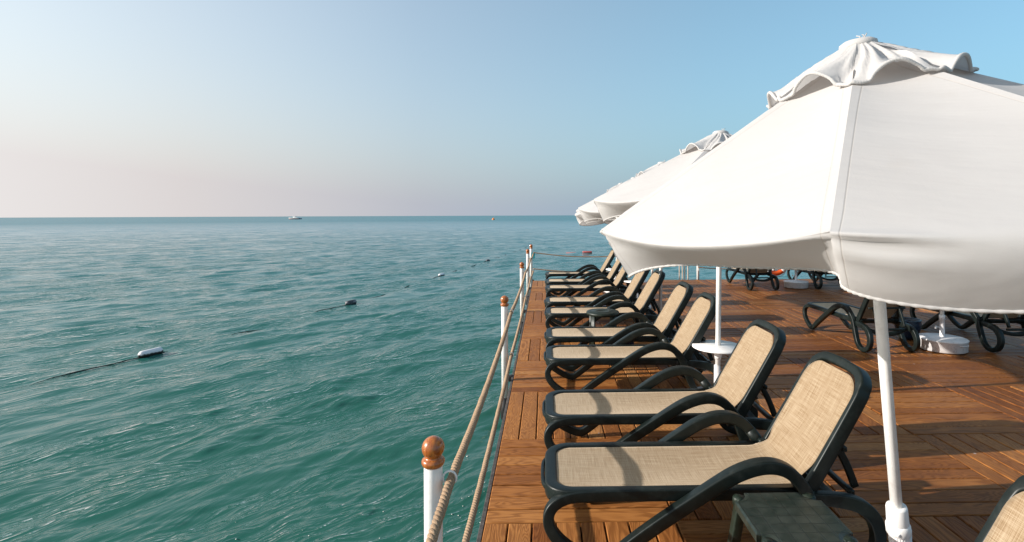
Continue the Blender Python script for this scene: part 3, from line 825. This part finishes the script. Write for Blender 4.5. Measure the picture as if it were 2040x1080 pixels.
# ------------------------------------------------------------------ small tables, stool, pots
def notched_table():
    r = empty('side_table', (1.115, 2.335, 0), 0); tag(r, 'low dark green square plastic table with notched corners in front of the nearest lounger', 'side table')
    h = .42; w = .212; d = .205; nr = .075
    def outline(o=0.0):
        pts = []
        for (sx, sy) in ((1, 1), (-1, 1), (-1, -1), (1, -1)):
            cx, cy = sx * (w - o), sy * (d - o); arc = []
            rr = nr + o * .6
            # concave notch in each corner
            st = math.atan2(-sy, 0) if sx * sy > 0 else math.atan2(0, -sx)
            for k in range(7):
                a = st - (PI / 2) * k / 6 if True else st
                arc.append((cx + rr * math.cos(a), cy + rr * math.sin(a)))
            pts += arc
        return pts
    def outl(o=0.0):
        # straight sides joined by concave quarter arcs, anticlockwise
        W, D = w - o, d - o; rr = nr + o * .5; P = []
        def arc(cx, cy, a0):
            for k in range(7):
                a = a0 - PI / 2 * k / 6; P.append((cx + rr * math.cos(a), cy + rr * math.sin(a)))
        arc(W, D, -PI / 2 + 2 * PI); arc(-W, D, 0); arc(-W, -D, PI / 2); arc(W, -D, PI)
        return P
    m = MB()
    A, B, Cc = outl(.010), outl(.0), outl(.002); n = len(A)
    vs = [(x, y, h) for x, y in A] + [(x, y, h - .006) for x, y in B] + [(x, y, h - .040) for x, y in Cc] + [(x * .96, y * .96, h - .040) for x, y in Cc] + [(x * .96, y * .96, h - .012) for x, y in A]
    fs = [tuple(range(n))]
    for lv in range(4):
        for k in range(n):
            k2 = (k + 1) % n; fs.append((lv * n + k, (lv + 1) * n + k, (lv + 1) * n + k2, lv * n + k2))
    fs.append(tuple(4 * n + k for k in range(n - 1, -1, -1)))
    m.add(vs, [f for f in fs]); 
    t = m.build('table_top', M['green_table_grid'], r, smooth=False)
    for sx in (-1, 1):
        for sy in (-1, 1):
            m = MB(); P = [(sx * (w - .045), sy * (d - .045), h - .004), (sx * (w - .040), sy * (d - .040), h - .05), (sx * (w - .02), sy * (d - .02), .2), (sx * (w + .005), sy * (d + .005), .002)]
            m.sweep(P, (1, 0, 0), .024, .024, 14, e=3); m.lathe([(.027, -.04), (.027, -.010), (.022, -.002), (.0, .0)], 16, (sx * (w - .034), sy * (d - .034), h)); m.build('leg', M['green_table'], r)
def mat_grid():
    t = NT('green_table_top'); o = t.obj()
    sp = t.n('SeparateXYZ'); t.l(o, sp.inputs[0]); lines = []
    for ax in (0, 1):
        q = t.math('FRACT', t.math('MULTIPLY_ADD', sp.outputs[ax], 15.5, 20.5)); q = t.math('ABSOLUTE', t.math('SUBTRACT', q, .5))
        lines.append(t.ramp(q, [(.012, 0), (.035, 1)]))
    g = t.math('MULTIPLY', lines[0], lines[1])
    n1 = t.noise(o, 14, 5, .65)
    c = t.mix(t.ramp(n1, [(.40, 0), (.70, 1)]), (.011, .019, .014), (.034, .042, .034))
    c = t.mix(g, (.006, .010, .008), c)
    return t.done(t.bsdf(c, t.math('MULTIPLY_ADD', n1, .25, .30), t.bump(g, .5, .003, t.bump(t.noise(o, 60), .1, .002))).outputs[0])
M['green_table_grid'] = mat_grid()
notched_table()

st = empty('stool', (.765, 6.985, 0)); tag(st, 'round dark plastic stool standing between two loungers of the left row', 'stool')
m = MB(); m.lathe([(0, .497), (.06, .494), (.062, .497), (.12, .498), (.122, .4955), (.19, .499), (.215, .494), (.225, .478), (.222, .455), (.21, .455), (.205, .475), (0, .478)], 40); m.build('seat', M['green_table'], st)
for k in range(4):
    a = PI / 4 + k * PI / 2; c, s = math.cos(a), math.sin(a)
    m = MB(); m.sweep([(.200 * c, .200 * s, .470), (.204 * c, .204 * s, .25), (.212 * c, .212 * s, .002)], (c, s, 0), .030, .014, 14); m.build('leg', M['green_table'], st)
def pot(x, y, r, h, mat, label):
    m = MB(); m.lathe([(0, .002), (r * .62, .002), (r * .75, h * .15), (r * .98, h * .6), (r * 1.0, h * .85), (r * .96, h * .93), (r * 1.03, h), (r * .93, h), (r * .9, h * .8), (r * .85, h * .5), (0, h * .45)], 32)
    o = m.build('pot', M[mat], loc=(x, y, 0)); tag(o, label, 'pot', 'glazed pots between the loungers')
pot(1.10, 7.02, .125, .25, 'bluepot', 'dark blue glazed pot beside the round stool')
pot(.98, 9.45, .125, .27, 'palepot', 'pale blue glazed pot beyond the round stool, between two loungers')
pot(5.20, 7.30, .165, .285, 'bluepot', 'dark blue glazed pot behind the nearer white drum base')

# ------------------------------------------------------------------ floats and boat
def wz(x, y): return float(wave_h(x, y)) + WATER_Z
BU = [(-8.21, 10.85, .43, 'buoy', 'white float with dark fouled belly, nearest on the black line'), (-6.295, 16.7, .44, 'buoy_dark', 'dark shaded float second along the floating line'),
      (-4.99, 24.6, .42, 'buoy', 'small white float third along the floating line'), (-3.67, 32.4, .44, 'buoy_dark', 'small dark float fourth along the floating line')]
for i, (x, y, ln, mt, lbl) in enumerate(BU):
    m = MB(); r = .082; R = Matrix.Rotation(PI / 2, 3, 'Y')
    hl = ln / 2
    pr = [(0, -hl - .012), (.018, -hl - .010), (.02, -hl), (.055, -hl + .012), (.075, -hl + .035), (r, -hl + .07), (r, hl - .07), (.075, hl - .035), (.055, hl - .012), (.02, hl), (.018, hl + .010), (0, hl + .012)]
    m.lathe(pr, 24, axis=R)
    dx, dy = (1.95, 5.85) if i else (1.45, 2.9)
    o = m.build('float', M[mt], loc=(x, y, wz(x, y) + .045)); o.rotation_euler = (0, random.uniform(-.05, .05), math.atan2(dy, dx)); tag(o, lbl, 'float', 'floats on the swimming line')
lp = []
KN = [(-9.9, 6.4)] + [(b[0], b[1]) for b in BU] + [(-2.3, 42), (-1.3, 50)]
for a, b in zip(KN, KN[1:]):
    for k in range(40):
        t = k / 40; x = a[0] + (b[0] - a[0]) * t; y = a[1] + (b[1] - a[1]) * t
        x += .10 * math.sin(1.1 * y) * math.sin(PI * t); dip = math.sin(PI * t) ** .7 * (.05 if y > 11 else .012)
        lp.append((x, y, wz(x, y) + .016 - dip * (1.1 + math.sin(2.3 * y))))
m = MB(); m.tube(lp, [.007 + .005 * abs(math.sin(i * 1.7)) for i in range(len(lp))], 6); tag(m.build('float_line', M['seaweed']), 'thin black weedy line running between the floats on the sea', 'line')
m = MB(); m.lathe([(0, -.36), (.07, -.35), (.085, -.31), (.085, .31), (.07, .35), (0, .36)], 18, axis=Matrix.Rotation(PI / 2, 3, 'Y')); m.tube([(-1.6, .3, -.05), (-.36, 0, 0)], .015, 6)
tag(m.build('float', M['float_red'], loc=(3.1, 38.8, wz(3.1, 38.8) + .05)), 'red tubular float beyond the far rope', 'float')
m = MB(); m.lathe([(0, -.7), (.5, -.55), (.95, -.1), (1.0, .2), (.8, .7), (.35, 1.0), (.1, 1.1), (.1, 1.45), (0, 1.47)], 20)
tag(m.build('marker_buoy', M['float_orange'], loc=(-35.2, 344, WATER_Z + .1)), 'orange marker buoy far out near the horizon', 'buoy')
bt = empty('motor_boat', (-238.9, 495, WATER_Z), -.06); tag(bt, 'white motor boat with dark red lower hull near the horizon', 'boat')
def hull(z0, z1, w0, w1, name, mat, x0=-5.6, x1=4.2, over=0.0):
    G = []
    for z, w, e in ((z0, w0, 0), ((z0 + z1) / 2, (w0 + w1) / 2 * 1.03, .3), (z1, w1, .7)):
        row = []
        xs = np.linspace(0, 1, 15)
        for u in xs: row.append((x0 - e + (x1 + e * .2 - x0 + e) * u, -w * math.sin(PI * min(1, u * .62 + .0) ** .75) ** .8 if u > 0 else 0, z))
        back = [(p[0], -p[1], p[2]) for p in reversed(row)]
        G.append(row + back)
    m = MB(); m.grid(G); n = len(G[0]); m.add(G[-1], [tuple(range(n))]); m.build(name, mat, bt, smooth=False)
hull(-.3, .78, 1.2, 1.6, 'lower_hull', M['boatred']); hull(.78, 1.6, 1.6, 1.8, 'upper_hull', M['boatwhite'], -6.0, 4.0)
m = MB(); m.box((.2, 0, 2.0), (1.9, 1.1, .45), bev=.15); m.build('cabin', M['boatwhite'], bt)
m = MB(); m.box((.1, 0, 3.05), (1.6, 1.2, .06), bev=.03)
for sx in (-1.4, 1.5):
    for sy in (-1, 1): m.tube([(sx + .1, sy * 1.05, 1.6), (sx + .1, sy * 1.05, 3.05)], .04, 6)
m.build('roof', M['boatwhite'], bt)
m = MB(); m.box((1.0, -.6, 2.62), (.5, .25, .2), bev=.08); m.build('seat_back', M['boatred'], bt)
m = MB(); m.box((5.1, 0, .55), (.95, 1.2, .45), bev=.15); m.build('stern_platform', M['boatblue'], bt)

# ------------------------------------------------------------------ light, sky, camera
el = math.asin(SUN.z); rot = math.atan2(SUN.x, SUN.y)
w = bpy.data.worlds.new('World'); sc.world = w; w.use_nodes = True
nt = w.node_tree; bg = nt.nodes['Background']
sky = nt.nodes.new('ShaderNodeTexSky'); sky.sky_type = 'NISHITA'; sky.sun_disc = False
sky.sun_elevation = el; sky.sun_rotation = rot; sky.altitude = 0
sky.air_density = 1.0; sky.dust_density = 1.0; sky.ozone_density = 1.6
# pale sea haze towards the horizon, paler on the sun's side
def wn(kind, **kw):
    nd = nt.nodes.new('ShaderNode' + kind)
    for k, v in kw.items(): setattr(nd, k, v)
    return nd
def wm(op, a, b=None, clamp=False):
    nd = wn('Math', operation=op); nd.use_clamp = clamp
    for i, q in enumerate((a, b)):
        if q is None: continue
        if isinstance(q, (int, float)): nd.inputs[i].default_value = q
        else: nt.links.new(q, nd.inputs[i])
    return nd.outputs[0]
tc = wn('TexCoord'); sx = wn('SeparateXYZ'); nt.links.new(tc.outputs['Generated'], sx.inputs[0])
dt = wn('VectorMath', operation='DOT_PRODUCT'); nt.links.new(tc.outputs['Generated'], dt.inputs[0])
hs = Vector((SUN.x, SUN.y, 0)).normalized(); dt.inputs[1].default_value = hs
ze = wm('MAXIMUM', sx.outputs[2], 0.0)
kz = wm('MULTIPLY', wm('EXPONENT', wm('MULTIPLY', wm('POWER', wm('DIVIDE', ze, .21), 1.35), -1.0)), .58)
azf = wm('ADD', wm('MULTIPLY', dt.outputs['Value'], .5), .5)
kz = wm('ADD', kz, wm('ADD', wm('MULTIPLY', wm('POWER', azf, 3.0), .34), .385), True)
hr = wn('ValToRGB'); cr = hr.color_ramp
HE = .15 * 2 ** .75
stops = [(.10, (.16, .33, .50)), (.30, (.26, .40, .53)), (.56, (.490, .510, .572)), (.735, (.715, .672, .668)), (.87, (.885, .852, .835)), (1.0, (1.0, .95, .90))]
while len(cr.elements) < len(stops): cr.elements.new(.5)
for e_, (ps, c) in zip(cr.elements, stops): e_.position = ps; e_.color = (*c, 1)
nt.links.new(wm('MULTIPLY_ADD', dt.outputs['Value'], .5) if False else wm('ADD', wm('MULTIPLY', dt.outputs['Value'], .5), .5), hr.inputs[0])
sc_ = wn('VectorMath', operation='SCALE'); nt.links.new(hr.outputs[0], sc_.inputs[0]); sc_.inputs['Scale'].default_value = 1 / HE
mxw = wn('Mix', data_type='RGBA'); nt.links.new(kz, mxw.inputs[0]); tn = wn('Mix', data_type='RGBA', blend_type='MULTIPLY'); tn.inputs[0].default_value = 1; tn.inputs[7].default_value = (.94, 1.13, 1.02, 1)
nt.links.new(sky.outputs[0], tn.inputs[6]); nt.links.new(tn.outputs[2], mxw.inputs[6]); nt.links.new(sc_.outputs[0], mxw.inputs[7])
nt.links.new(mxw.outputs[2], bg.inputs[0]); bg.inputs[1].default_value = .15
sl = bpy.data.lights.new('sun', 'SUN'); sl.energy = 4.2; sl.angle = math.radians(.55); sl.color = (1.0, .945, .875)
so = bpy.data.objects.new('sun', sl); COL.objects.link(so); so.rotation_euler = SUN.to_track_quat('Z', 'Y').to_euler(); so.location = (-20, -5, 12)

cd = bpy.data.cameras.new('camera'); cam = bpy.data.objects.new('camera', cd); COL.objects.link(cam); sc.camera = cam
cd.sensor_fit = 'HORIZONTAL'; cd.sensor_width = 36; cd.lens = 36 * 1025 / 2040
cd.shift_x = -90 / 2040; cd.shift_y = -111 / 2040; cd.clip_start = .05; cd.clip_end = 30000
yaw = math.atan(22 / 1025)
cam.matrix_world = Matrix.Translation((0, 0, 1.8)) @ Matrix.Rotation(-yaw, 4, 'Z') @ Matrix.Rotation(PI / 2, 4, 'X') @ Matrix.Rotation(-.0039, 4, 'Z')

vs_ = sc.view_settings; vs_.view_transform = 'Standard'; vs_.look = 'None'; vs_.exposure = 0.75; vs_.gamma = 1.0
sc.render.engine = 'CYCLES'
sc.cycles.max_bounces = 8; sc.cycles.use_denoising = True
